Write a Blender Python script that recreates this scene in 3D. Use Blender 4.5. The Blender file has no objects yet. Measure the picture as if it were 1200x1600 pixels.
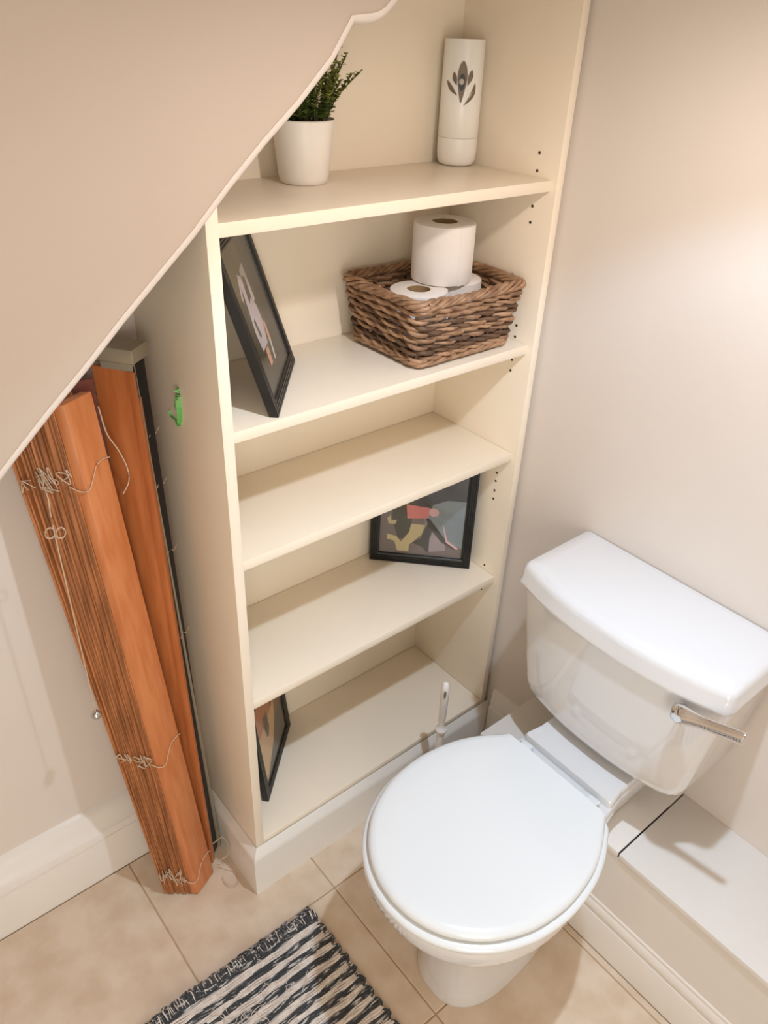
import bpy, bmesh, math, random
from math import sin, cos, pi, radians, sqrt
from mathutils import Vector, Matrix
random.seed(7)
S = bpy.context.scene
COL = S.collection

# ------------------------------------------------------------------ camera
def cam_axes(yaw, pitch, roll):
    f = Vector((sin(yaw)*cos(pitch), cos(yaw)*cos(pitch), -sin(pitch)))
    r = Vector((cos(yaw), -sin(yaw), 0)); u = r.cross(f)
    return r*cos(roll)+u*sin(roll), -r*sin(roll)+u*cos(roll), f
cr, cu, cf = cam_axes(0.7128, 0.5701, 0.0451)
cd = bpy.data.cameras.new('camera'); cam = bpy.data.objects.new('camera', cd); COL.objects.link(cam)
cam.matrix_world = Matrix(((cr.x, cu.x, -cf.x, -0.4774), (cr.y, cu.y, -cf.y, -0.8831), (cr.z, cu.z, -cf.z, 1.5820), (0, 0, 0, 1)))
cd.sensor_fit = 'VERTICAL'; cd.sensor_height = 36; cd.sensor_width = 27
cd.lens = 1218.93/1600*36; cd.clip_start = 0.02
S.camera = cam

# ------------------------------------------------------------------ world, light, exposure
S.view_settings.view_transform = 'Standard'; S.view_settings.look = 'None'
S.view_settings.gamma = 1.0; S.view_settings.use_curve_mapping = False
S.view_settings.exposure = 0.0
w = bpy.data.worlds.new('world'); S.world = w; w.use_nodes = True
bg = w.node_tree.nodes['Background']; bg.inputs[0].default_value = (1.03, 1.0, 0.91, 1); bg.inputs[1].default_value = 0.5
LX, LY, LZ = 0.19, -0.55, 1.79
SPOT_W, CORE_W, GLOW_W, FILL_W = 11.3, 17.5, 12.0, 14.8
def light(name, kind, loc, energy, color, **kw):
    l = bpy.data.lights.new(name, kind); l.energy = energy; l.color = color
    for k, v in kw.items(): setattr(l, k, v)
    o = bpy.data.objects.new(name, l); o.location = loc; COL.objects.link(o); return o
light('downlight_beam', 'SPOT', (LX, LY, LZ), SPOT_W, (0.66, 0.97, 1.32), spot_size=radians(106), spot_blend=0.3, shadow_soft_size=0.014)
light('downlight_core', 'SPOT', (LX, LY, LZ), CORE_W, (0.66, 0.97, 1.32), spot_size=radians(76), spot_blend=1.0, shadow_soft_size=0.014)
light('downlight_spill', 'SPOT', (LX, LY, LZ-0.003), GLOW_W, (1.05, 0.95, 0.89), spot_size=radians(156), spot_blend=0.55, shadow_soft_size=0.03)
fill = light('fill_light', 'AREA', (-0.85, -1.9, 1.0), FILL_W, (1.03, 1.0, 0.91), shape='RECTANGLE', size=0.85, size_y=1.3)  # added soft fill from behind the camera, not a known lamp
fill.rotation_euler = (radians(90), 0, radians(-20))

# ------------------------------------------------------------------ materials
def lin(c):
    def f(v):
        v /= 255.0
        return v/12.92 if v <= 0.04045 else ((v+0.055)/1.055)**2.4
    return (f(c[0]), f(c[1]), f(c[2]), 1)
MATS = {}
def mat(name, rgb, rough=0.5, var=0.0, vscale=8.0, bump=0.0, bscale=60.0, metal=0.0, coat=0.0, rgb2=None, objvar=0.0, stretch=None, spec=0.5, detail=4, trans=0.0, sheen=0.0):
    m = bpy.data.materials.new(name); m.use_nodes = True; nt = m.node_tree; N = nt.nodes; L = nt.links
    b = N['Principled BSDF']
    b.inputs['Roughness'].default_value = rough; b.inputs['Metallic'].default_value = metal
    b.inputs['Coat Weight'].default_value = coat; b.inputs['Coat Roughness'].default_value = 0.04
    b.inputs['Specular IOR Level'].default_value = spec
    b.inputs['Transmission Weight'].default_value = trans
    b.inputs['Sheen Weight'].default_value = sheen
    c = lin(rgb); b.inputs['Base Color'].default_value = c
    tc = N.new('ShaderNodeTexCoord'); mp = N.new('ShaderNodeMapping'); L.new(tc.outputs['Object'], mp.inputs[0])
    if stretch: mp.inputs['Scale'].default_value = stretch
    out = None
    if var or rgb2:
        n = N.new('ShaderNodeTexNoise'); n.inputs['Scale'].default_value = vscale; n.inputs['Detail'].default_value = detail
        L.new(mp.outputs[0], n.inputs['Vector'])
        mx = N.new('ShaderNodeMix'); mx.data_type = 'RGBA'
        c2 = lin(rgb2) if rgb2 else tuple(v*(1-var) for v in c[:3])+(1,)
        mx.inputs[6].default_value = c; mx.inputs[7].default_value = c2
        rp = N.new('ShaderNodeMapRange'); rp.inputs[1].default_value = 0.38; rp.inputs[2].default_value = 0.64
        L.new(n.outputs[0], rp.inputs[0]); L.new(rp.outputs[0], mx.inputs[0]); out = mx.outputs[2]
    if objvar:
        oi = N.new('ShaderNodeObjectInfo'); hs = N.new('ShaderNodeHueSaturation')
        mr = N.new('ShaderNodeMapRange'); mr.inputs[3].default_value = 1-objvar; mr.inputs[4].default_value = 1+objvar
        L.new(oi.outputs['Random'], mr.inputs[0]); L.new(mr.outputs[0], hs.inputs['Value'])
        if out: L.new(out, hs.inputs['Color'])
        else: hs.inputs['Color'].default_value = c
        out = hs.outputs[0]
    if out: L.new(out, b.inputs['Base Color'])
    if bump:
        n2 = N.new('ShaderNodeTexNoise'); n2.inputs['Scale'].default_value = bscale; n2.inputs['Detail'].default_value = 5
        L.new(mp.outputs[0], n2.inputs['Vector'])
        bp = N.new('ShaderNodeBump'); bp.inputs['Strength'].default_value = bump; bp.inputs['Distance'].default_value = 0.004
        L.new(n2.outputs[0], bp.inputs['Height']); L.new(bp.outputs[0], b.inputs['Normal'])
    MATS[name] = m; return m

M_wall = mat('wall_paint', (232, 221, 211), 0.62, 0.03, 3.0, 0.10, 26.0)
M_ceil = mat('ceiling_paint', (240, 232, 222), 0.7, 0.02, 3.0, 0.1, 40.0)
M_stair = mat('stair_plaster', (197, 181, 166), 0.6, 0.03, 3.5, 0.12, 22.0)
M_edgelit = mat('edge_plaster_lit', (228, 216, 206), 0.6, 0.03, 6.0, 0.2, 30.0)  # paler than the stair face: light on the edge put into the colour
M_trim = mat('trim_gloss_paint', (240, 233, 224), 0.28, 0.02, 6.0, 0.06, 40.0)
M_box = mat('boxing_paint', (236, 229, 221), 0.4, 0.03, 6.0, 0.10, 60.0)
M_cream = mat('cream_shelf_paint', (252, 238, 217), 0.36, 0.03, 5.0, 0.06, 45.0)
M_hole = mat('peg_hole_dark', (70, 58, 45), 0.8)
M_grout = mat('grout', (196, 166, 136), 0.9, 0.1, 60)
M_tile = mat('floor_tile_stone', (228, 207, 184), 0.34, 0.1, 14.0, 0.05, 80.0, rgb2=(214, 189, 162), objvar=0.02, detail=8)
M_china = mat('vitreous_china', (229, 227, 226), 0.06, coat=1.0)
M_seat = mat('seat_plastic', (235, 237, 237), 0.16, coat=0.2)
M_chrome = mat('chrome', (225, 226, 228), 0.06, metal=1.0)
M_black = mat('black_rubber', (20, 18, 18), 0.5)
M_whitepl = mat('white_plastic', (246, 241, 234), 0.3)
M_pot = mat('white_pot_glaze', (240, 232, 222), 0.3)
M_soil = mat('dark_soil', (22, 20, 12), 0.95, bump=0.6, bscale=120)
M_leafd = mat('leaf_dark', (104, 118, 54), 0.5, rgb2=(72, 90, 40), vscale=60)
M_leafl = mat('leaf_light', (164, 168, 84), 0.5, rgb2=(128, 138, 62), vscale=60)
M_stem = mat('plant_stem', (70, 62, 32), 0.7)
M_paper = mat('tissue_paper', (244, 236, 230), 0.85, 0.02, 20, 0.12, 220.0, sheen=0.2)
M_card = mat('cardboard_tube', (168, 138, 98), 0.85, 0.1, 40)
M_wick = mat('wicker', (178, 140, 108), 0.55, rgb2=(138, 102, 74), vscale=45, bump=0.25, bscale=90, objvar=0.16)
M_wickd = mat('wicker_dark', (112, 82, 58), 0.6, rgb2=(84, 60, 42), vscale=40, bump=0.25, bscale=90, objvar=0.15)
M_frame = mat('black_frame_wood', (20, 18, 17), 0.36, rgb2=(13, 12, 11), vscale=30, bump=0.1, bscale=90)
M_backb = mat('frame_backing', (70, 60, 50), 0.8)
M_wood = mat('orange_blind_wood', (212, 134, 82), 0.42, rgb2=(200, 118, 66), vscale=9, bump=0.04, bscale=60, stretch=(9, 9, 1))
M_slat = mat('blind_slat_wood', (182, 116, 70), 0.5, rgb2=(146, 90, 52), vscale=9, stretch=(12, 12, 1), objvar=0.25)
M_val = mat('valance_wood', (196, 116, 64), 0.42, rgb2=(182, 102, 52), vscale=9, bump=0.04, bscale=60, stretch=(9, 9, 1))
M_rail = mat('headrail_metal', (168, 158, 138), 0.45, metal=0.25)
M_railin = mat('headrail_inside', (24, 20, 24), 0.5)
M_cord = mat('blind_cord', (205, 178, 150), 0.8)
M_bead = mat('bead_metal', (200, 195, 188), 0.2, metal=0.8)
M_green = mat('green_paint', (104, 190, 92), 0.5, rgb2=(140, 205, 125), vscale=60)
M_rw = mat('rug_white_yarn', (236, 224, 212), 0.9, rgb2=(215, 200, 188), vscale=90, bump=0.5, bscale=300, sheen=0.3)
M_emb = mat('emblem_print', (122, 106, 90), 0.5)
M_embdark = mat('nozzle_dark', (38, 34, 26), 0.4)
M_embdot = mat('sensor_grey', (178, 170, 160), 0.35)
M_seam = mat('seam_shadow', (150, 135, 112), 0.7)
M_lamp = bpy.data.materials.new('lamp_glow'); M_lamp.use_nodes = True
_b = M_lamp.node_tree.nodes['Principled BSDF']; _b.inputs['Emission Color'].default_value = (1, .95, .88, 1); _b.inputs['Emission Strength'].default_value = 4
def dark_yarn():
    m = mat('rug_dark_yarn', (50, 54, 60), 0.9, bump=0.5, bscale=300, sheen=0.3)
    nt = m.node_tree; N = nt.nodes; L = nt.links; b = N['Principled BSDF']
    n = N.new('ShaderNodeTexNoise'); n.inputs['Scale'].default_value = 55; n.inputs['Detail'].default_value = 3
    mp = [x for x in N if x.type == 'MAPPING'][0]; mp.inputs['Scale'].default_value = (0.8, 4, 2)
    L.new(mp.outputs[0], n.inputs['Vector'])
    r = N.new('ShaderNodeValToRGB'); r.color_ramp.elements[0].position = 0.56; r.color_ramp.elements[0].color = lin((56, 58, 61))
    r.color_ramp.elements[1].position = 0.63; r.color_ramp.elements[1].color = lin((214, 208, 202))
    L.new(n.outputs[0], r.inputs[0]); L.new(r.outputs[0], b.inputs['Base Color']); return m
M_rd = dark_yarn()
def glass_mat():
    m = bpy.data.materials.new('picture_glass'); m.use_nodes = True; nt = m.node_tree; N = nt.nodes; L = nt.links
    N.remove(N['Principled BSDF']); t = N.new('ShaderNodeBsdfTransparent'); g = N.new('ShaderNodeBsdfGlossy'); g.inputs['Roughness'].default_value = 0.03
    lw = N.new('ShaderNodeLayerWeight'); pw = N.new('ShaderNodeMath'); pw.operation = 'POWER'; pw.inputs[1].default_value = 5
    ma = N.new('ShaderNodeMath'); ma.operation = 'MULTIPLY_ADD'; ma.inputs[1].default_value = 0.5; ma.inputs[2].default_value = 0.025
    lw.inputs['Blend'].default_value = 0.5; mx = N.new('ShaderNodeMixShader')
    L.new(lw.outputs['Facing'], pw.inputs[0]); L.new(pw.outputs[0], ma.inputs[0]); L.new(ma.outputs[0], mx.inputs[0])
    L.new(t.outputs[0], mx.inputs[1]); L.new(g.outputs[0], mx.inputs[2])
    L.new(mx.outputs[0], N['Material Output'].inputs[0]); return m
M_glass = glass_mat()
def flat(name, rgb): return mat('print_'+name, rgb, 0.5)

# ------------------------------------------------------------------ mesh helpers
def V(*a): return Vector(a)
def add_box(bm, x0, x1, y0, y1, z0, z1, bevel=0.0, mi=0, seg=2):
    vs = [bm.verts.new(p) for p in ((x0,y0,z0),(x1,y0,z0),(x1,y1,z0),(x0,y1,z0),(x0,y0,z1),(x1,y0,z1),(x1,y1,z1),(x0,y1,z1))]
    fs = [bm.faces.new([vs[i] for i in q]) for q in ((3,2,1,0),(4,5,6,7),(0,1,5,4),(1,2,6,5),(2,3,7,6),(3,0,4,7))]
    for f in fs: f.material_index = mi
    if bevel: bmesh.ops.bevel(bm, geom=list({e for f in fs for e in f.edges}), offset=bevel, segments=seg, profile=0.5, affect='EDGES')
def add_hexa(bm, p, bevel=0.0, mi=0):
    """p = 8 points: bottom 4 (ccw) then top 4"""
    vs = [bm.verts.new(q) for q in p]
    fs = [bm.faces.new([vs[i] for i in q]) for q in ((3,2,1,0),(4,5,6,7),(0,1,5,4),(1,2,6,5),(2,3,7,6),(3,0,4,7))]
    for f in fs: f.material_index = mi
    if bevel: bmesh.ops.bevel(bm, geom=list({e for f in fs for e in f.edges}), offset=bevel, segments=2, profile=0.5, affect='EDGES')
def add_loft(bm, rings, close=True, cap0=True, cap1=True, mi=0):
    R = [[bm.verts.new(p) for p in r] for r in rings]; n = len(R[0])
    for a, b in zip(R, R[1:]):
        for i in range(n if close else n-1):
            j = (i+1) % n
            f = bm.faces.new((a[i], a[j], b[j], b[i])); f.material_index = mi
    if cap0: bm.faces.new(R[0][::-1]).material_index = mi
    if cap1: bm.faces.new(R[-1]).material_index = mi
def add_lathe(bm, prof, c=(0, 0, 0), n=32, mi=0, sx=1.0, sy=1.0):
    rings = [[V(c[0]+r*sx*cos(2*pi*i/n), c[1]+r*sy*sin(2*pi*i/n), c[2]+z) for i in range(n)] for r, z in prof]
    add_loft(bm, rings, True, prof[0][0] > 1e-6, prof[-1][0] > 1e-6, mi)
def add_tube(bm, pts, r, n=6, mi=0, close=False, flat=1.0):
    pts = [Vector(p) for p in pts]; m = len(pts); rings = []
    rr = r if hasattr(r, '__len__') else [r]*m
    up = V(0, 0, 1)
    for i, p in enumerate(pts):
        a = pts[(i-1) % m] if (close or i > 0) else p; b = pts[(i+1) % m] if (close or i < m-1) else p
        t = (b-a); t = t.normalized() if t.length > 1e-9 else V(1, 0, 0)
        s = t.cross(up)
        s = s.normalized() if s.length > 0.05 else t.cross(V(0.3, 1, 0)).normalized()
        u = s.cross(t)
        rings.append([p+(s*cos(2*pi*k/n)+u*sin(2*pi*k/n)*flat)*rr[i] for k in range(n)])
    if close:
        R = [[bm.verts.new(p) for p in g] for g in rings]
        for i in range(m):
            a, b = R[i], R[(i+1) % m]
            for k in range(n): bm.faces.new((a[k], a[(k+1) % n], b[(k+1) % n], b[k])).material_index = mi
    else: add_loft(bm, rings, True, True, True, mi)
def add_extrude(bm, poly, axis, a, b, mi=0):
    """poly of 2D points swept along an axis from a to b"""
    def P(q, t): return {'x': V(t, q[0], q[1]), 'y': V(q[0], t, q[1]), 'z': V(q[0], q[1], t)}[axis]
    add_loft(bm, [[P(q, a) for q in poly], [P(q, b) for q in poly]], True, True, True, mi)
def round_poly(pts, radii, seg=6):
    out = []; n = len(pts)
    for i in range(n):
        p = Vector(pts[i]); r = radii[i]
        if r <= 0: out.append(p); continue
        a = (Vector(pts[i-1])-p).normalized(); b = (Vector(pts[(i+1) % n])-p).normalized()
        ang = a.angle(b); d = r/math.tan(ang/2); c = p+(a+b).normalized()*(r/sin(ang/2))
        s = p+a*d; e = p+b*d
        a0 = math.atan2(s.y-c.y, s.x-c.x); a1 = math.atan2(e.y-c.y, e.x-c.x); da = (a1-a0+pi) % (2*pi)-pi
        for k in range(seg+1): out.append(Vector((c.x+r*cos(a0+da*k/seg), c.y+r*sin(a0+da*k/seg))))
    return out
def catmull(pts, n):
    out = []; P = [Vector(p) for p in pts]; m = len(P)-1
    for i in range(n+1):
        t = i/n*m; k = min(int(t), m-1); f = t-k
        p0 = P[k-1] if k > 0 else P[0]*2-P[1]; p1 = P[k]; p2 = P[k+1]; p3 = P[k+2] if k+2 <= m else P[m]*2-P[m-1]
        out.append(0.5*((2*p1)+(p2-p0)*f+(2*p0-5*p1+4*p2-p3)*f*f+(3*p1-p0-3*p2+p3)*f**3))
    return out
def obj(name, bm, m, parent=None, smooth=True, angle=38, label=None):
    bmesh.ops.recalc_face_normals(bm, faces=bm.faces[:])
    me = bpy.data.meshes.new(name)
    ms = m if isinstance(m, (list, tuple)) else [m]
    for k in ms: me.materials.append(k)
    if smooth:
        for f in bm.faces: f.smooth = True
        lim = radians(angle)
        for e in bm.edges:
            if len(e.link_faces) != 2 or e.calc_face_angle(0) > lim: e.smooth = False
    bm.to_mesh(me); bm.free()
    o = bpy.data.objects.new(name, me); COL.objects.link(o)
    if parent: o.parent = parent; o.matrix_parent_inverse = parent_mat(parent).inverted()
    if label: o['label'] = label
    return o
def parent_mat(o):
    m = Matrix.LocRotScale(o.location, o.rotation_euler, o.scale)
    return (parent_mat(o.parent) @ o.matrix_parent_inverse @ m) if o.parent else m
def thing(name, label, cat, loc=(0, 0, 0), group=None, rot=(0, 0, 0)):
    o = bpy.data.objects.new(name, None); o.empty_display_size = 0.05; COL.objects.link(o)
    o.location = loc; o.rotation_euler = rot; o['label'] = label; o['category'] = cat
    if group: o['group'] = group
    return o
def child(name, bm, m, parent, **kw):
    """mesh given in the parent's own coordinates"""
    o = obj(name, bm, m, None, **kw); o.parent = parent; return o
def tag(o, label, cat, group=None):
    o['label'] = label; o['category'] = cat
    if group: o['group'] = group
    return o
def struct(o, label=None, cat=None):
    o['kind'] = 'structure'
    if label: o['label'] = label
    if cat: o['category'] = cat
    return o
def dup(root, loc, rot=None, label=None):
    r = root.copy(); COL.objects.link(r); r.location = loc
    if rot: r.rotation_euler = rot
    if label: r['label'] = label
    for ch in list(root.children):
        c = ch.copy(); COL.objects.link(c); c.parent = r; c.matrix_parent_inverse = ch.matrix_parent_inverse.copy()
        for g in ch.children:
            d = g.copy(); COL.objects.link(d); d.parent = c; d.matrix_parent_inverse = g.matrix_parent_inverse.copy()
    return r
B = bmesh.new

# ------------------------------------------------------------------ room shell
XL, XR, YF, YB, ZC = -1.495, 0.660, -1.70, 0.257, 1.83
def slab(name, m, *box):
    bm = B(); add_box(bm, *box); return obj(name, bm, m)
struct(slab('wall_back', M_wall, XL-0.08, XR+0.08, YB, YB+0.08, -0.05, ZC), 'pale warm white wall at the back of the understairs alcove', 'wall')
struct(slab('wall_right', M_wall, XR, XR+0.08, YF-0.08, YB, -0.05, ZC), 'pale painted wall behind the toilet cistern', 'wall')
struct(slab('wall_left', M_wall, XL-0.08, XL, YF-0.08, YB, -0.05, ZC), 'plain pale wall on the far left of the room', 'wall')
bm = B(); add_box(bm, XL, -1.27, YF-0.08, YF, -0.05, ZC); add_box(bm, -0.40, XR, YF-0.08, YF, -0.05, ZC)  # unseen wall, opening added to let soft fill into the room
struct(obj('wall_front', bm, M_wall), 'pale unseen wall with an opening added behind the viewer for fill light', 'wall')
struct(slab('ceiling', M_ceil, XL-0.08, XR+0.08, YF-0.08, YB+0.08, ZC, ZC+0.06), 'white painted ceiling holding the recessed lamp', 'ceiling')
fl = struct(slab('floor', M_grout, XL-0.08, XR+0.08, YF-0.9, YB+0.08, -0.06, -0.0022), 'beige stone tiled floor with thin grout lines', 'floor')
TX0, TY0, TS, G = -0.215, -0.103, 0.320, 0.0014
def tile_mesh(wx, wy):
    bm = B(); add_box(bm, G, wx-G, G, wy-G, -0.012, 0.0, 0.0012, seg=1)
    bmesh.ops.recalc_face_normals(bm, faces=bm.faces[:])
    me = bpy.data.meshes.new('floor_tile'); me.materials.append(M_tile); bm.to_mesh(me); bm.free(); return me
full = tile_mesh(TS, TS); edge = tile_mesh(0.016, TS)
for i in range(-4, 3):
    for j in range(-5, 1):
        x = TX0+i*TS; y = TY0+j*TS
        if i == 2 and y+TS < -0.16: me = edge
        elif i == 2: me = tile_mesh(XR-x, TS)
        else: me = full
        t = bpy.data.objects.new('floor_tile', me); COL.objects.link(t); t.parent = fl; t.location = (x, y, random.uniform(-0.0003, 0))

# stair wall: a plastered panel with a rough sloping lower edge
SL = (1.377-1.123)/0.288
def stair_edge():
    pts = []
    x = -1.49
    while x < 0.185:
        k = 0.0016*sin(x*41)+0.0012*sin(x*97+1)
        pts.append((x, 1.377+SL*(x+0.024)-0.012+k)); x += 0.05
    pts += [(0.190, 1.5675), (0.203, 1.5665), (0.216, 1.5675), (0.229, 1.571), (0.240, 1.577), (0.252, 1.587), (0.268, 1.601), (0.30, 1.628), (0.36, 1.682), (0.44, 1.752), (0.528, ZC)]
    return pts
def stair_panel():
    e = stair_edge(); n = len(e); top = [(XL, ZC)]
    def ins(d):
        out = []
        for i, p in enumerate(e):
            a = Vector(e[max(i-1, 0)]); b = Vector(e[min(i+1, n-1)]); t = (b-a).normalized()
            out.append((p[0]-t.y*d, p[1]+t.x*d))
        out[0] = (XL, out[0][1]); out[-1] = (out[-1][0], ZC)
        return out
    def ring(d, y): return [V(p[0], y, p[1]) for p in ins(d)]+[V(XL, y, ZC)]
    bm = B()
    add_loft(bm, [ring(0.011, -0.0215), ring(0.011, -0.0015)])
    b2 = B()
    for k_, (d0, y0) in enumerate(()): pass
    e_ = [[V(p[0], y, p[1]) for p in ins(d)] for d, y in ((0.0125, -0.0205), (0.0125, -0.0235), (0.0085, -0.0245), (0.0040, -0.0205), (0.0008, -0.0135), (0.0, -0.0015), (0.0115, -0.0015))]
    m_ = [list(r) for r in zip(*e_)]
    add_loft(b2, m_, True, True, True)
    return bm, b2
_p, _e = stair_panel()
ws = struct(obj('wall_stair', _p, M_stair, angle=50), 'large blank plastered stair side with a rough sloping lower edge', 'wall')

obj('edge_bead', _e, M_edgelit, ws, angle=70, label='rough plaster bead along the sloping edge, coloured paler as if lit')

# skirtings
SK = [(0, 0), (0.040, 0), (0.040, 0.126), (0.036, 0.136), (0.033, 0.138), (0.024, 0.150), (0.018, 0.166), (0.008, 0.178), (0, 0.182)]
bm = B(); add_extrude(bm, [(YB-a, z) for a, z in SK], 'x', XL, -0.034)
add_box(bm, XL, -0.034, YB-0.0415, YB-0.03, 0.118, 0.1225)
struct(obj('baseboard_back', bm, M_trim, angle=30), 'white moulded skirting along the alcove back wall', 'skirting')
SKR = [(0, 0), (0.016, 0), (0.016, 0.128), (0.012, 0.134), (0.012, 0.150), (0.009, 0.156), (0.009, 0.172), (0.004, 0.184), (0, 0.186)]
bm = B(); add_extrude(bm, [(XR-a, z) for a, z in SKR], 'y', -0.161, -0.019)
struct(obj('baseboard_right', bm, M_trim, angle=30), 'short piece of stepped skirting between bookcase and pipe boxing', 'skirting')

# pipe boxing along the right wall
BX = 0.449
bx = thing('trim_1', 'low painted pipe boxing with a plank top behind the toilet', 'boxing', (0.56, -0.9, 0)); bx['kind'] = 'structure'
bm = B(); add_box(bm, BX, XR, YF, -0.163, 0.0, 0.279); obj('boxing_body', bm, M_box, bx)
bm = B(); add_box(bm, BX-0.0025, XR, -0.5165, -0.160, 0.2795, 0.2955, 0.0015); obj('top_board', bm, M_box, bx)
bm = B(); add_box(bm, BX-0.0035, XR, YF, -0.5195, 0.2795, 0.2955, 0.0015); obj('top_board', bm, M_box, bx)
bm = B(); add_box(bm, BX+0.0005, XR-0.05, -0.5196, -0.5164, 0.2795, 0.2935); obj('joint_gap', bm, M_black, bx, label='black crack between the two top boards')
prof = [(BX, 0), (0.4405, 0), (0.4405, 0.0895), (0.4415, 0.0920), (0.4455, 0.0925), (0.4455, 0.0970), (0.4432, 0.0985), (0.4418, 0.1020), (0.4420, 0.1070), (0.4434, 0.1130), (0.4455, 0.1180), (0.4474, 0.1205), (0.4474, 0.1235), (0.4462, 0.1245), (0.4466, 0.1275), (BX, 0.1300)]
bm = B(); add_extrude(bm, prof, 'y', YF, -0.163); obj('boxing_skirting', bm, M_trim, bx, angle=25)

# recessed lamp in the ceiling
t = thing('ceiling_downlight', 'round white recessed ceiling lamp above the toilet', 'lamp', (LX, LY, ZC))
bm = B(); add_lathe(bm, [(0.030, -0.001), (0.045, -0.001), (0.047, -0.004), (0.045, -0.008), (0.034, -0.008), (0.030, -0.004), (0.030, -0.001)], n=36); child('trim_ring', bm, M_whitepl, t)
bm = B(); add_lathe(bm, [(0.0, -0.002), (0.029, -0.002), (0.029, -0.004), (0.0, -0.005)], n=30); child('lamp_face', bm, M_lamp, t)

# ------------------------------------------------------------------ bookcase
W, SF, TH = 0.634, 0.0131, 0.018
bc = thing('bookcase', 'tall cream built in bookcase with five shelves under the stairs', 'bookcase', (W/2, 0.12, 0))
bm = B(); add_box(bm, -0.018, 0.0, 0.0, YB-0.001, 0.0, ZC-0.001, 0.001); obj('side_panel', bm, M_cream, bc)
bm = B(); add_box(bm, W, W+0.0165, 0.0, YB-0.001, 0.0, ZC-0.001, 0.001); obj('side_panel', bm, M_cream, bc)
bm = B(); add_box(bm, 0.0, W, YB-0.005, YB-0.001, 0.0, ZC-0.001); obj('back_panel', bm, M_cream, bc)
SZ = dict(A=1.3547, B=1.0666, C=0.8372, D=0.5231, E=0.1422)
for k in 'ABCD':
    bm = B(); add_box(bm, 0.0005, W-0.0005, SF, YB-0.006, SZ[k]-TH, SZ[k], 0.0012); obj('shelf', bm, M_cream, bc)
bm = B(); add_box(bm, 0.0002, W-0.0002, 0.001, YB-0.006, SZ['E']-TH, SZ['E'], 0.0012); obj('base_shelf', bm, M_cream, bc)
PLN = [(0.0, 0), (0.0155, 0), (0.0155, 0.108), (0.0145, 0.1125), (0.0115, 0.1175), (0.0, 0.1300)]
bm = B(); add_loft(bm, [[V(-0.0185-d, -0.0005-d, z) for d, z in PLN], [V(0.659, -0.0005-d, z) for d, z in PLN]]); obj('plinth', bm, M_trim, bc, angle=25)
bm = B(); add_loft(bm, [[V(-0.0185-d, -0.0005-d, z) for d, z in PLN], [V(-0.0185-d, 0.2155, z) for d, z in PLN]]); obj('plinth', bm, M_trim, bc, angle=25)
bm = B()
for z in (1.393, 1.365, 1.308, 1.281, 1.095, 1.073, 1.027, 1.005, 0.776, 0.756, 0.733, 0.712, 0.535, 0.487, 0.466):
    for y in (0.046,):
        add_loft(bm, [[V(W-0.0008, y+0.0026*cos(a*pi/6), z+0.0026*sin(a*pi/6)) for a in range(12)], [V(W+0.001, y+0.0026*cos(a*pi/6), z+0.0026*sin(a*pi/6)) for a in range(12)]])
o = obj('peg_holes', bm, M_hole, bc); o['kind'] = 'stuff'
# green dab of paint on the left side panel
def green_mark():
    bm = B(); x = -0.0186
    P = lambda pts: [V(x, y, z) for y, z in pts]
    add_tube(bm, P([(0.123, 1.104), (0.126, 1.098), (0.122, 1.090), (0.128, 1.084)]), [0.005, 0.009, 0.008, 0.006], 8, flat=0.13)
    add_tube(bm, P(catmull([(0.122, 1.092), (0.1235, 1.08), (0.124, 1.062), (0.127, 1.048), (0.133, 1.040)], 14)), [0.004]*3+[0.0072]*9+[0.005]*3, 8, flat=0.2)
    add_tube(bm, P(catmull([(0.132, 1.037), (0.142, 1.041), (0.152, 1.043), (0.160, 1.043), (0.163, 1.051)], 10)), [0.0055, 0.005, 0.004]+[0.0032]*8, 8, flat=0.2)
    add_tube(bm, P(catmull([(0.134, 1.088), (0.141, 1.08), (0.144, 1.068), (0.141, 1.060)], 8)), 0.0010, 6, flat=0.5)
    return bm
obj('paint_mark', green_mark(), M_green, bc, label='bright green dab of paint on the outer side panel')

# ------------------------------------------------------------------ toilet
TY = -0.385
WP = [(0.0, 0.115), (0.03, 0.134), (0.06, 0.151), (0.10, 0.166), (0.15, 0.175), (0.19, 0.176), (0.24, 0.169), (0.285, 0.152), (0.32, 0.130), (0.35, 0.099), (0.368, 0.068), (0.379, 0.035), (0.383, 0.0)]
def half(n=44):
    return catmull([(a, b, 0) for a, b in WP], n)
def seat_ring(off, z, xb=0.387, back=0.0, sc=1.0):
    h = half(); right = []
    pts = [(xb-p.x, p.y) for p in h]
    pts = pts+[(x, -y) for x, y in pts[::-1][1:]]
    n = len(pts); out = []
    for i, (x, y) in enumerate(pts):
        a = Vector(pts[max(i-1, 0)]); b = Vector(pts[min(i+1, n-1)]); t = (b-a).normalized()
        nx, ny = -t.y, t.x
        if i in (0, n-1): nx, ny = 0.0, (1 if y > 0 else -1)
        # outward
        cx = x-0.2; 
        if nx*cx+ny*y < 0: nx, ny = -nx, -ny
        px = x+nx*off; py = y+ny*off
        if i in (0, n-1): px = xb+back
        out.append(V(px, TY+py, z))
    return out
tl = thing('toilet', 'white close coupled toilet with closed lid beside the bookcase', 'toilet', (0.30, TY, 0))
# lid
bm = B()
add_loft(bm, [seat_ring(-0.006, 0.4225), seat_ring(-0.001, 0.4240), seat_ring(0.0010, 0.4270), seat_ring(0.0010, 0.4310), seat_ring(-0.0015, 0.4355), seat_ring(-0.006, 0.4384), seat_ring(-0.014, 0.4397), seat_ring(-0.05, 0.4412)])
obj('lid', bm, M_seat, tl, angle=50)
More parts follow.
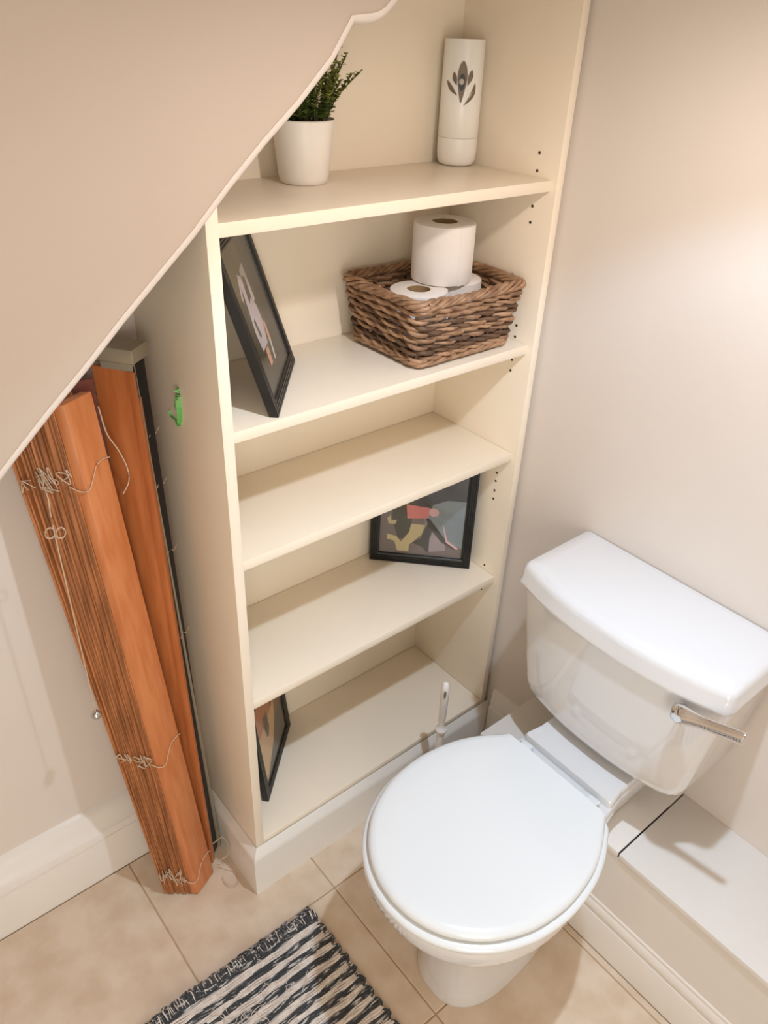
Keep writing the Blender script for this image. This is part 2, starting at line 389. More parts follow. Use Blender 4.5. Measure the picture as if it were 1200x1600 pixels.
# seat ring
bm = B()
add_loft(bm, [seat_ring(0.003, 0.4045), seat_ring(0.0085, 0.406), seat_ring(0.0105, 0.4095), seat_ring(0.0105, 0.4135), seat_ring(0.0085, 0.4170), seat_ring(0.004, 0.4190), seat_ring(-0.004, 0.4195)])
obj('seat', bm, M_seat, tl, angle=50)
# pan: lofted bowl, pedestal and rear platform
def egg(xf, xb, hw, z, e=2.3, n=48, xm=None):
    """egg outline from front xf to back xb"""
    out = []; xm = (xf+xb)/2 if xm is None else xm
    for i in range(n):
        a = 2*pi*i/n; c, s = cos(a), sin(a)
        sx = (abs(c)**(2/e))*(1 if c > 0 else -1); sy = (abs(s)**(2/e))*(1 if s > 0 else -1)
        out.append(V(xm+((xb-xm) if sx > 0 else (xm-xf))*sx, TY+hw*sy, z))
    return out
bm = B()
secs = [(0.126, 0.436, 0.086, 0.0, 2.5, 0.25), (0.124, 0.437, 0.088, 0.010, 2.5, 0.25), (0.130, 0.438, 0.080, 0.03, 2.5, 0.25), (0.130, 0.438, 0.079, 0.12, 2.4, 0.25), (0.122, 0.438, 0.083, 0.18, 2.4, 0.25), (0.102, 0.438, 0.098, 0.235, 2.35, 0.23),
        (0.066, 0.438, 0.127, 0.285, 2.3, 0.21), (0.035, 0.438, 0.151, 0.325, 2.25, 0.205), (0.020, 0.438, 0.163, 0.352, 2.2, 0.20), (0.0145, 0.436, 0.168, 0.362, 2.2, 0.20), (0.004, 0.434, 0.1765, 0.366, 2.2, 0.20), (0.0015, 0.432, 0.1785, 0.372, 2.2, 0.20), (0.001, 0.43, 0.179, 0.394, 2.2, 0.20), (0.003, 0.427, 0.1775, 0.400, 2.2, 0.20), (0.009, 0.425, 0.172, 0.4035, 2.2, 0.20)]
add_loft(bm, [egg(a, b, w_, z, e, 56, xm) for a, b, w_, z, e, xm in secs])
# rear platform
pl = [(0.33, TY-0.118), (0.42, TY-0.106), (0.465, TY-0.098), (0.56, TY-0.098), (0.56, TY+0.098), (0.465, TY+0.098), (0.42, TY+0.106), (0.33, TY+0.118)]
def ringpl(d, z, xcut=0.0):
    return [V(max(x, xcut)+(0), TY+(y-TY)*(1-d), z) for x, y in pl]
add_loft(bm, [ringpl(0.22, 0.300), ringpl(0.08, 0.345), ringpl(0.0, 0.375), ringpl(0.0, 0.4035), ringpl(0.02, 0.4065)])
pl2 = round_poly([(0.424, TY-0.103), (0.465, TY-0.0965), (0.56, TY-0.0965), (0.56, TY+0.0965), (0.465, TY+0.0965), (0.424, TY+0.103)], [0.006, 0.02, 0, 0, 0.02, 0.006], 4)
def r2(d, z): return [V(0.49+(p.x-0.49)*(1-d), TY+(p.y-TY)*(1-d), z) for p in pl2]
add_loft(bm, [r2(-0.01, 0.400), r2(0.0, 0.410), r2(0.005, 0.418), r2(0.03, 0.4215)])
obj('pan', bm, M_china, tl, angle=42)
for dy in (-0.078, 0.078):
    bm = B(); add_box(bm, 0.386, 0.412, TY+dy-0.012, TY+dy+0.012, 0.4066, 0.4250, 0.003)
    obj('hinge', bm, M_seat, tl)
for dy in (-0.0905, 0.0905):
    bm = B(); add_box(bm, 0.3875, 0.402, TY+dy-0.0015, TY+dy+0.0015, 0.4066, 0.4262, 0.0004)
    obj('hinge_pin', bm, M_chrome, tl)
# cistern
def cist(hw, xc, xs, z, rr, xb=0.655, yc=-0.386, nf=14):
    pts = [(xb, yc-hw)]; rad = [0.004]
    for i in range(nf+1):
        tt = -1+2*i/nf
        pts.append((xc+(xs-xc)*abs(tt)**2.3, yc+hw*tt)); rad.append(rr if i in (0, nf) else 0)
    pts.append((xb, yc+hw)); rad.append(0.004)
    return [V(p.x, p.y, z) for p in round_poly(pts, rad, 6)]
def fix(r): return r
bm = B()
add_loft(bm, [cist(0.130, 0.510, 0.528, 0.4340, 0.02, yc=-0.392, xb=0.62), cist(0.150, 0.492, 0.512, 0.4362, 0.025, yc=-0.392, xb=0.635), cist(0.160, 0.482, 0.505, 0.4410, 0.030, yc=-0.391, xb=0.645), cist(0.168, 0.474, 0.499, 0.4490, 0.032, yc=-0.390), cist(0.1745, 0.468, 0.494, 0.4620, 0.030, yc=-0.390), cist(0.179, 0.464, 0.491, 0.483, 0.028, yc=-0.389),
              cist(0.185, 0.4605, 0.489, 0.53, 0.026, yc=-0.388), cist(0.194, 0.4555, 0.486, 0.60, 0.022, yc=-0.387), cist(0.206, 0.4485, 0.481, 0.699, 0.018, yc=-0.386)])
obj('cistern', bm, M_china, tl, angle=45)
bm = B()
LC = dict(xb=0.6575, yc=-0.386)
add_loft(bm, [cist(0.204, 0.450, 0.484, 0.7000, 0.014, **LC), cist(0.212, 0.4415, 0.4775, 0.7005, 0.016, **LC), cist(0.2145, 0.439, 0.475, 0.7035, 0.017, **LC), cist(0.2145, 0.439, 0.475, 0.709, 0.017, **LC), cist(0.2125, 0.4405, 0.4765, 0.713, 0.017, **LC),
              cist(0.2115, 0.4415, 0.4775, 0.733, 0.017, **LC), cist(0.2085, 0.4445, 0.4800, 0.741, 0.016, **LC), cist(0.203, 0.449, 0.4845, 0.7450, 0.015, **LC), cist(0.18, 0.468, 0.503, 0.7468, 0.013, xb=0.645, yc=-0.386)])
obj('cistern_lid', bm, M_china, tl, angle=45)
# flush lever
bm = B()
def ell(c, t, a, b, n=20):
    t = Vector(t).normalized(); u = t.cross(V(0, 0, 1)).normalized(); v = u.cross(t)
    return [Vector(c)+u*a*cos(2*pi*i/n)+v*b*sin(2*pi*i/n) for i in range(n)]
lev = [(-0.5255, 0.4440, 0.6830, 0.003, 0.0070), (-0.5275, 0.4435, 0.6832, 0.0075, 0.0125), (-0.5330, 0.4420, 0.6840, 0.0110, 0.0160), (-0.5420, 0.4410, 0.6855, 0.0120, 0.0172), (-0.5520, 0.4412, 0.6872, 0.0105, 0.0165), (-0.5620, 0.4425, 0.6893, 0.0080, 0.0146), (-0.5740, 0.4440, 0.6922, 0.0060, 0.0126), (-0.5900, 0.4455, 0.6965, 0.0050, 0.0118), (-0.6120, 0.4472, 0.7025, 0.0046, 0.0122), (-0.6340, 0.4490, 0.7080, 0.0042, 0.0127), (-0.6375, 0.4492, 0.7088, 0.0034, 0.0120), (-0.6385, 0.4493, 0.7090, 0.0018, 0.0100)]
def sq(c, s_, e): return (abs(c)**(2/e))*(1 if c > 0 else -1)
add_loft(bm, [[V(x+a*sq(cos(2*pi*i/24), 0, 2.4), y, z+b*sq(sin(2*pi*i/24), 0, 2.4)) for i in range(24)] for y, x, z, a, b in lev])
add_tube(bm, [(0.447, -0.538, 0.6845), (0.458, -0.538, 0.6845)], 0.009, 16)
obj('flush_lever', bm, M_chrome, tl, angle=60)
bm = B(); add_lathe(bm, [(0.011, 0.0), (0.011, -0.014), (0.008, -0.016), (0.008, -0.024)], (0.545, -0.525, 0.4405), 16); obj('inlet_nut', bm, M_black, tl, label='black nut under the cistern')
bm = B(); add_tube(bm, [(0.567, -0.531, 0.4415), (0.567, -0.533, 0.425), (0.567, -0.535, 0.4135)], 0.0055, 10); obj('pipe_stub', bm, M_whitepl, tl)
bm = B(); add_lathe(bm, [(0.006, 0.0), (0.009, 0.0), (0.009, -0.003), (0.006, -0.003)], (0.567, -0.535, 0.4135), 14); obj('pipe_washer', bm, M_black, tl)

# ------------------------------------------------------------------ toilet brush
BXY = (0.405, -0.085)
t = thing('toilet_brush', 'white plastic toilet brush standing between toilet and bookcase', 'brush', (*BXY, 0))
bm = B(); add_lathe(bm, [(0.038, 0.0), (0.042, 0.004), (0.040, 0.03), (0.036, 0.09), (0.039, 0.125), (0.041, 0.13), (0.038, 0.13), (0.034, 0.09), (0.034, 0.02), (0.0, 0.018)], n=28); child('holder', bm, M_whitepl, t)
bm = B()
add_lathe(bm, [(0.0, 0.125), (0.026, 0.127), (0.030, 0.132), (0.028, 0.138), (0.018, 0.146), (0.012, 0.156), (0.0105, 0.168), (0.0085, 0.20), (0.0085, 0.262), (0.0125, 0.266), (0.0130, 0.271), (0.0090, 0.276), (0.0062, 0.282), (0.0078, 0.30), (0.0088, 0.35), (0.0092, 0.388), (0.0084, 0.401), (0.005, 0.407), (0.0, 0.408)], n=20)
child('handle', bm, M_whitepl, t)
bm = B(); add_loft(bm, [[V(-0.0066*0.7+0.0016*cos(a*pi/5)*0.7-0.0028, -0.0080+0.0016*0, 0.384+0.010*sin(a*pi/5))+V(0.0026*cos(a*pi/5), -0.0026*cos(a*pi/5)*0, 0) for a in range(10)], [V(-0.006+0.0026*cos(a*pi/5), -0.0050, 0.384+0.010*sin(a*pi/5)) for a in range(10)]])
child('hanging_slot', bm, M_seam, t)

# ------------------------------------------------------------------ plant pot
PX, PY = 0.2555, 0.190
t = thing('potted_plant', 'small bushy green plant in a plain white pot on the top shelf', 'plant', (PX, PY, SZ['A']+0.0004))
bm = B(); add_lathe(bm, [(0.0, 0.0), (0.034, 0.0), (0.0365, 0.002), (0.0385, 0.010), (0.0425, 0.045), (0.0462, 0.076), (0.0480, 0.085), (0.0484, 0.088), (0.0470, 0.0892), (0.0455, 0.086), (0.043, 0.070), (0.0, 0.069)], n=40); child('pot', bm, M_pot, t)
bm = B(); add_lathe(bm, [(0.0, 0.083), (0.025, 0.0825), (0.0448, 0.081), (0.0440, 0.076), (0.0, 0.075)], n=28); child('soil', bm, M_soil, t)
def foliage():
    bm = B(); rnd = random.Random(3)
    for k in range(70):
        a = rnd.uniform(0, 2*pi); r0 = rnd.uniform(0, 0.036); lean = rnd.uniform(0.0, 0.30)*(0.3+r0/0.036)
        h = rnd.uniform(0.05, 0.092)*(1.12-0.25*r0/0.036)
        sp = [(-0.5, 0.16, 0.108, 0.030), (-0.9, 0.10, 0.100, 0.028), (0.0, 0.30, 0.080, 0.032), (-0.7, 0.46, 0.072, 0.032), (-0.3, 0.40, 0.066, 0.034), (-0.6, 0.26, 0.092, 0.026), (0.4, 0.2, 0.09, 0.03)]
        if k < len(sp): a, lean, h, r0 = sp[k]
        p0 = V(r0*cos(a), r0*sin(a), 0.080); pts = []
        for i in range(9):
            f = i/8
            q = p0+V(cos(a), sin(a), 0)*(lean*h*f*(0.6+0.6*f)*1.3)+V(0, 0, h*f)+V(sin(f*5+k)*0.003, cos(f*4+k)*0.003, 0)
            if q.y > 0.054: q.y = 0.054
            pts.append(q)
        add_tube(bm, pts, 0.0009, 4, mi=2)
        m = 20
        for i in range(m):
            f = 0.15+0.85*i/(m-1); q = pts[min(int(f*8), 7)].lerp(pts[min(int(f*8)+1, 8)], (f*8) % 1 if f < 1 else 1)
            for s_ in range(4):
                b = rnd.uniform(0, 2*pi); L = rnd.uniform(0.0065, 0.0115)*(1.15-0.45*f); wd = L*0.40
                d = V(cos(b), sin(b), rnd.uniform(0.0, 1.0)).normalized(); sd = d.cross(V(0, 0, 1)).normalized()
                up = sd.cross(d)*0.15*L
                v = [bm.verts.new(x) for x in (q, q+d*L*0.35+sd*wd*0.85+up, q+d*L*0.7+sd*wd*0.8+up, q+d*L, q+d*L*0.7-sd*wd*0.8+up, q+d*L*0.35-sd*wd*0.85+up)]
                fc = bm.faces.new(v); fc.material_index = 1 if (f > 0.5 and rnd.random() < 0.6) or rnd.random() < 0.2 else 0
    return bm
o = child('foliage', foliage(), [M_leafd, M_leafl, M_stem], t, smooth=False); o['kind'] = 'stuff'

# ------------------------------------------------------------------ air freshener
DX, DY = 0.5975, 0.2065
t = thing('air_freshener', 'tall white automatic air freshener with flower emblem on top shelf', 'air freshener', (DX, DY, SZ['A']+0.0004), rot=(0, 0, radians(-45)))
# local -y faces the room
bm = B(); add_lathe(bm, [(0.0, 0.0), (0.026, 0.0), (0.031, 0.003), (0.034, 0.010), (0.0352, 0.022), (0.0352, 0.0445), (0.0346, 0.0452), (0.0, 0.0452)], n=44, sy=0.92); child('base_cup', bm, M_whitepl, t)
bm = B(); add_lathe(bm, [(0.0, 0.0456), (0.0346, 0.0456), (0.0352, 0.0464), (0.0350, 0.10), (0.0342, 0.192), (0.0336, 0.1935), (0.0, 0.1945)], n=44, sy=0.92); child('body', bm, M_whitepl, t)
def wrap(pts, mi, bm, d=0.0009):
    """2D outline (u sideways, v height) laid on the curved front"""
    n = len(pts); R = 0.0350
    f = []
    for u, v in pts:
        x = u; y = -0.92*sqrt(max((R-0.0008*(v-0.1)/0.09)**2-x*x, 0))
        f.append((x, y, v))
    c = Vector((sum(p[0] for p in pts)/n, sum(p[1] for p in pts)/n))
    vo = [bm.verts.new((x, y-d, v)) for x, y, v in f]; vi = [bm.verts.new((x, y+0.0006, v)) for x, y, v in f]
    bm.faces.new(vo).material_index = mi
    for i in range(n): bm.faces.new((vo[i], vo[(i+1) % n], vi[(i+1) % n], vi[i])).material_index = mi
def petal(p0, p1, wd, bend=0.0, n=10):
    p0 = Vector(p0); p1 = Vector(p1); t_ = p1-p0; nrm = Vector((-t_.y, t_.x)).normalized(); a = []; b = []
    for i in range(n+1):
        f = i/n; c = p0+t_*f+nrm*bend*sin(pi*f); w2 = wd*sin(pi*f)**0.75*(0.55+0.75*f if f < 0.6 else 1.0)
        a.append(c+nrm*w2); b.append(c-nrm*w2)
    return [tuple(q) for q in a]+[tuple(q) for q in b[::-1][1:-1]]
bm = B()
E0 = 0.1005
wrap([(0.0003+0.0084*sin(a)*(1 if abs(a) < 9 else 1)*(1.0 if cos(a) > 0 else (1+0.55*cos(a))), E0+0.036+(0.026*cos(a) if cos(a) > 0 else 0.036*cos(a))) for a in [i*pi/14 for i in range(28)]], 0, bm)
wrap(petal((0.005, E0-0.004), (0.0225, E0+0.031), 0.0035, -0.005), 0, bm)
wrap(petal((-0.006, E0+0.011), (-0.025, E0+0.033), 0.0035, 0.002), 0, bm)
wrap(petal((0.0095, E0+0.026), (0.0155, E0+0.050), 0.0042, -0.001), 0, bm)
wrap(petal((-0.0085, E0+0.026), (-0.0145, E0+0.046), 0.0040, 0.001), 0, bm)
child('flower_emblem', bm, M_emb, t, smooth=False, label='grey brown printed flower emblem')
bm = B(); wrap([(0.0002+0.0052*cos(a*pi/9), E0+0.031+0.0128*sin(a*pi/9)) for a in range(18)], 0, bm, 0.0013); child('nozzle_window', bm, M_embdark, t)
bm = B(); wrap([(-0.0005+0.0042*cos(a*pi/9), E0+0.032+0.0046*sin(a*pi/9)) for a in range(18)], 0, bm, 0.0017); child('nozzle', bm, M_embdot, t)

# ------------------------------------------------------------------ toilet rolls
def roll(loc, label):
    t = thing('toilet_roll', label, 'toilet roll', loc, 'toilet rolls in the wicker basket')
    R, H = 0.0545, 0.100
    bm = B(); pr = [(0.0225, 0.0), (R-0.003, 0.0), (R-0.0005, 0.0015), (R, 0.006), (R, H-0.006), (R-0.0005, H-0.0015), (R-0.003, H), (0.0225, H)]
    rings = [[V(r*cos(2*pi*i/48), r*sin(2*pi*i/48), z) for i in range(48)] for r, z in pr]; add_loft(bm, rings+[rings[0]], True, False, False)
    child('paper', bm, M_paper, t)
    bm = B(); pr = [(0.0210, 0.0005), (0.0222, 0.0005), (0.0222, H-0.0008), (0.0210, H-0.0008)]
    rings = [[V(r*cos(2*pi*i/32), r*sin(2*pi*i/32), z) for i in range(32)] for r, z in pr]; add_loft(bm, rings+[rings[0]], True, False, False)
    child('core_tube', bm, M_card, t)
    bm = B()
    a0 = radians(258)
    add_loft(bm, [[V((R+0.0006)*cos(a0+k*0.05), (R+0.0006)*sin(a0+k*0.05), z) for z in (0.001, H-0.001)]+[V((R-0.0002)*cos(a0+k*0.05), (R-0.0002)*sin(a0+k*0.05), z) for z in (H-0.001, 0.001)] for k in range(9)])
    child('loose_sheet', bm, M_paper, t)
    return t
ZB = SZ['B']
r1 = roll((0.512, 0.134, ZB+0.1135), 'upright toilet roll stacked on top of the rolls in the basket')
r2_ = dup(r1, (0.4395, 0.112, ZB+0.0125), (0, 0, 1.0), 'toilet roll low in the basket, its tube hole showing left of the stacked roll')
r3 = dup(r1, (0.5415, 0.130, ZB+0.0125), (0, 0, 2.4), 'toilet roll low in the basket at right, half hidden under the stacked roll')
for q in (r2_, r3): q.scale = (0.93, 0.93, 1.0)

# ------------------------------------------------------------------ wicker basket
def basket():
    cx, cy = 0.4905, 0.1265
    t = thing('wicker_basket', 'brown woven wicker basket holding toilet rolls on the second shelf', 'basket', (cx, cy, ZB+0.0004))
    H = 0.118
    def peri(s, hx, hy, r):
        """point on a rounded rectangle, s in 0..1, with outward normal"""
        L = [2*(hx-r), pi*r/2, 2*(hy-r), pi*r/2]*2; tot = sum(L); d = (s % 1)*tot; k = 0
        while d > L[k]: d -= L[k]; k += 1
        C = [(hx-r, -hy+r), (hx-r, hy-r), (-hx+r, hy-r), (-hx+r, -hy+r)]
        if k == 0: return V(-hx+r+d, -hy, 0), V(0, -1, 0)
        if k == 2: return V(hx, -hy+r+d, 0), V(1, 0, 0)
        if k == 4: return V(hx-r-d, hy, 0), V(0, 1, 0)
        if k == 6: return V(-hx, hy-r-d, 0), V(-1, 0, 0)
        c = C[(k-1)//2]; a = [-pi/2, 0, pi/2, pi][(k-1)//2]+d/r
        return V(c[0]+r*cos(a), c[1]+r*sin(a), 0), V(cos(a), sin(a), 0)
    def size(z):
        f = z/H; return 0.1105+0.0170*f, 0.0885+0.0135*f, 0.017
    NS = 24
    rnd = random.Random(5)
    bm = B()
    for i in range(9):
        y = -0.078+i*0.0195
        add_tube(bm, [(-0.098, y, 0.0045), (0.098, y, 0.0045)], 0.0035, 6)
    for i in range(14):
        x = -0.097+i*0.015
        add_tube(bm, [(x, -0.079, 0.0085), (x, 0.079, 0.0085)], 0.0032, 6)
    child('base_weave', bm, M_wickd, t)
    for k in range(NS):
        s = (k+0.5)/NS; pts = []
        for j in range(6):
            z = 0.004+(H-0.006)*j/5; hx, hy, r = size(z); p_, n_ = peri(s, hx, hy, r); pts.append(p_-n_*0.001+V(0, 0, z))
        bm = B(); add_tube(bm, pts, 0.0026, 6); child('stake', bm, M_wickd, t)
    rows = 8
    for rw in range(rows):
        for ph in (0, 1):
            bm = B(); pts = []; n = 208; rr = []
            zz = 0.017+rw*(H-0.034)/(rows-1)
            for i in range(n):
                s = i/n; wv = sin(pi*(s*NS+ph+rw*0.5)); 
                z = zz+0.0020*cos(pi*(s*NS+ph+rw*0.5))*1.0+0.0012*sin(2*pi*s*3+rw*2.1)+0.0008*sin(2*pi*s*7+rw)
                hx, hy, r = size(z); q, nn = peri(s, hx, hy, r)
                pts.append(q+nn*(0.0046*wv)+V(0, 0, z)); rr.append(0.0036+0.0006*sin(2*pi*s*5+rw*1.7+ph))
            add_tube(bm, pts, rr, 6, close=True); child('weave_strand', bm, M_wick if rnd.random() < 0.75 else M_wickd, t)
    for (zc, amp, rad, nst, tw, nm) in ((H-0.003, 0.0062, 0.0036, 5, 9, 'rim_strand'), (0.0095, 0.0048, 0.0034, 4, 8, 'foot_strand')):
        for k in range(nst):
            bm = B(); pts = []; n = 180; rr = []
            for i in range(n):
                s = i/n; a = 2*pi*(s*tw+k/nst); hx, hy, r = size(max(zc, 0.01)); q, nn = peri(s, hx, hy, r)
                pts.append(q+nn*(amp*cos(a))+V(0, 0, zc+amp*0.85*sin(a)*(1 if nm == 'rim_strand' else 0.75)+0.0014*sin(2*pi*s*4+k))); rr.append(rad*(1+0.15*sin(2*pi*s*3+k*2)))
            add_tube(bm, pts, rr, 6, close=True); child(nm, bm, M_wick, t)
    bm = B()
    for k in range(16):
        s = rnd.random(); hx, hy, r = size(H); q, nn = peri(s, hx, hy, r); d = (nn*rnd.uniform(0.4, 1)+V(rnd.uniform(-1, 1), rnd.uniform(-1, 1), rnd.uniform(0.1, 0.9))).normalized()
        p0 = q+V(0, 0, H-0.002)+nn*0.002
        add_tube(bm, [p0, p0+d*0.010], 0.0022, 6)
    o = child('cane_ends', bm, M_wick, t); o['kind'] = 'stuff'
    return t
basket()

# ------------------------------------------------------------------ picture frames
def picture_frame(a, b, z, h, lean, label, picture, bw=0.021, dp=0.014):
    """a,b: ends of the bottom front edge on the shelf (seen left to right)"""
    A = V(a[0], a[1], z); Bv = V(b[0], b[1], z); wd = (Bv-A).length; u = (Bv-A).normalized()
    nrm = u.cross(V(0, 0, 1)).normalized()               # faces the viewer
    yaw = math.atan2(u.y, u.x)
    t = thing('picture_frame', label, 'picture frame', (A+Bv)/2, 'black framed pictures')
    # local: x along the width, -y to the front, z up; lean tips the top backwards
    t.matrix_basis = Matrix.Translation((A+Bv)/2+V(0, 0, dp*sin(lean)*0+0.0004)) @ Matrix.Rotation(yaw, 4, 'Z') @ Matrix.Rotation(-lean, 4, 'X')
    hw = wd/2; up = h
    # profile of the moulding: inward distance, depth (y)
    prof = [(0, dp), (0, 0.001), (0.001, 0), (0.0045, 0), (0.005, 0.0012), (0.0062, 0.0012), (0.0067, 0), (0.0095, 0), (0.010, 0.0012), (0.0112, 0.0012), (0.0117, 0), (0.0145, 0), (0.015, 0.0012), (0.0162, 0.0012), (0.0167, 0.0002), (bw-0.001, 0.001), (bw, 0.002), (bw, dp)]
    cs = [(-1, 0), (1, 0), (1, 1), (-1, 1)]
    cor = [(-hw, 0), (hw, 0), (hw, up), (-hw, up)]; ins = [(1, 1), (-1, 1), (-1, -1), (1, -1)]
    for k, nm in enumerate(('rail', 'stile', 'rail', 'stile')):
        p0, p1, i0, i1 = cor[k], cor[(k+1) % 4], ins[k], ins[(k+1) % 4]
        bm = B()
        add_loft(bm, [[V(p0[0]+i0[0]*d, y, p0[1]+i0[1]*d) for d, y in prof], [V(p1[0]+i1[0]*d, y, p1[1]+i1[1]*d) for d, y in prof]])
        child(nm, bm, M_frame, t, angle=20)
    bm = B(); add_box(bm, -hw+bw*0.6, hw-bw*0.6, 0.0085, dp-0.001, bw*0.6, up-bw*0.6); child('backing_board', bm, M_backb, t)
    bm = B(); mats = []; iw = hw-bw; y = 0.0075
    for layer, (m, poly) in enumerate(picture):
        if m not in mats: mats.append(m)
        yy = y-0.00012*layer
        vs = [bm.verts.new((-iw+2*iw*px, yy, bw+(up-2*bw)*pz)) for px, pz in poly]
        bm.faces.new(vs).material_index = mats.index(m)
    o = child('picture', bm, mats, t, smooth=False)
    bm = B(); add_box(bm, -iw, iw, 0.0028, 0.0042, bw, up-bw); child('glass', bm, M_glass, t)
    return t
full_r = [(0, 0), (1, 0), (1, 1), (0, 1)]
def circ(cx, cy, rx, ry, n=16): return [(cx+rx*cos(2*pi*i/n), cy+ry*sin(2*pi*i/n)) for i in range(n)]
# generic stand-in prints
P_olive = flat('olive_brown', (62, 56, 40)); P_dark = flat('near_black', (26, 24, 20)); P_lav = flat('pale_lavender', (196, 182, 186)); P_peach = flat('peach', (214, 158, 128)); P_moss = flat('moss', (92, 84, 52)); P_white = flat('off_white', (222, 214, 204))
pic1 = [(P_olive, full_r), (P_moss, [(0, 0.62), (0.55, 0.70), (0.62, 1), (0, 1)]), (P_dark, [(0.55, 0), (1, 0), (1, 0.45), (0.78, 0.40), (0.6, 0.2)]),
        (P_dark, [(0.72, 0.4), (1, 0.4), (1, 1), (0.8, 1)]),
        (P_lav, [(0.30, 0.26), (0.52, 0.26), (0.62, 0.40), (0.60, 0.52), (0.50, 0.60), (0.30, 0.55), (0.26, 0.40)]), (P_lav, [(0.30, 0.55), (0.40, 0.56), (0.44, 0.76), (0.34, 0.80), (0.22, 0.66), (0.25, 0.62), (0.33, 0.72)]), (P_lav, [(0.52, 0.55), (0.62, 0.56), (0.60, 0.82), (0.44, 0.80), (0.44, 0.76), (0.54, 0.74)]),
        (P_olive, [(0.36, 0.34), (0.42, 0.34), (0.38, 0.48), (0.33, 0.47)]), (P_peach, [(0.58, 0.24), (0.66, 0.24), (0.66, 0.38), (0.60, 0.40)]), (P_peach, [(0.36, 0.13), (0.46, 0.13), (0.48, 0.25), (0.36, 0.25)]), (P_white, [(0.55, 0.12), (0.60, 0.12), (0.64, 0.26), (0.60, 0.26)])]
P_grey = flat('mauve_grey', (118, 106, 102)); P_char = flat('charcoal', (70, 66, 62)); P_blue = flat('grey_blue', (136, 146, 150)); P_pink = flat('coral_pink', (214, 130, 124)); P_rose = flat('rose_pale', (216, 176, 178)); P_straw = flat('straw', (196, 180, 136)); P_lilac = flat('lilac_grey', (158, 144, 146)); P_deep = flat('deep_green_grey', (66, 66, 54))
pic2 = [(P_grey, full_r), (P_char, [(0.0, 0.62), (0.5, 0.50), (1, 0.62), (1, 1), (0, 1)]), (P_blue, [(0.55, 0.30), (0.66, 0.22), (1, 0.12), (1, 0.66), (0.78, 0.66), (0.62, 0.60), (0.52, 0.46)]),
        (P_deep, [(0.22, 0.18), (0.30, 0.18), (0.38, 0.30), (0.36, 0.66), (0.14, 0.66), (0.14, 0.4)]), (P_straw, [(0.22, 0.03), (0.36, 0.03), (0.36, 0.11), (0.50, 0.24), (0.54, 0.36), (0.37, 0.36), (0.35, 0.26), (0.26, 0.14), (0.20, 0.20), (0.09, 0.22), (0.09, 0.16), (0.18, 0.14)]),
        (P_straw, [(0.08, 0.40), (0.10, 0.34), (0.18, 0.34), (0.20, 0.39), (0.13, 0.38), (0.12, 0.44)]), (P_pink, [(0.32, 0.42), (0.55, 0.44), (0.60, 0.50), (0.58, 0.56), (0.30, 0.58)]), (P_rose, circ(0.63, 0.515, 0.06, 0.05)),
        (P_lilac, [(0.60, 0.05), (0.80, 0.08), (0.78, 0.22), (0.68, 0.32), (0.60, 0.22)]), (P_char, [(0.54, 0.44), (0.58, 0.44), (0.80, 0.20), (0.94, 0.12), (0.90, 0.10), (0.74, 0.18), (0.58, 0.34)]), (P_char, [(0.40, 0.14), (0.52, 0.10), (0.58, 0.04), (0.60, 0.04), (0.60, 0.20), (0.64, 0.36), (0.58, 0.42), (0.50, 0.20)]),
        (P_rose, [(0.74, 0.38), (0.755, 0.38), (0.82, 0.20), (0.96, 0.12), (0.93, 0.105), (0.80, 0.18)]), (P_white, [(0.62, 0.78), (0.70, 0.82), (0.82, 0.84), (0.80, 0.88), (0.70, 0.86), (0.62, 0.82)])]
P_ora = flat('sunset_orange', (206, 122, 78)); P_yel = flat('warm_cream', (228, 184, 132)); P_umb = flat('umber', (130, 84, 30)); P_sil = flat('slate_grey', (92, 84, 76)); P_cat = flat('dark_olive', (74, 64, 44))
pic3 = [(P_yel, full_r), (P_ora, [(0, 0.58), (0.4, 0.56), (0.8, 0.60), (1, 0.62), (1, 1), (0, 1)]), (P_umb, [(0.70, 0.36), (1, 0.36), (1, 0.86), (0.86, 0.90), (0.76, 0.60)]), (P_sil, [(0.1, 0), (1, 0), (1, 0.40), (0.70, 0.40), (0.52, 0.20), (0.30, 0.10)]),
        (P_cat, [(0.34, 0.40), (0.40, 0.38), (0.47, 0.46), (0.46, 0.60), (0.44, 0.68), (0.38, 0.65), (0.33, 0.69), (0.30, 0.62), (0.31, 0.50)]), (P_umb, [(0.60, 0.60), (0.66, 0.58), (0.68, 0.80), (0.62, 0.80)])]
picture_frame((0.0865, 0.0175), (0.2325, 0.1905), ZB, 0.262, radians(17.5), 'black picture frame leaning in the left end of the second shelf', pic1)
picture_frame((0.447, 0.231), (0.606, 0.066), SZ['D'], 0.262, radians(3.5), 'black picture frame with pink and grey print in the right end of the fourth shelf', pic2)
picture_frame((0.0570, 0.0700), (0.2145, 0.2225), SZ['E'], 0.262, radians(6), 'black picture frame with orange print in the left end of the bottom shelf', pic3)

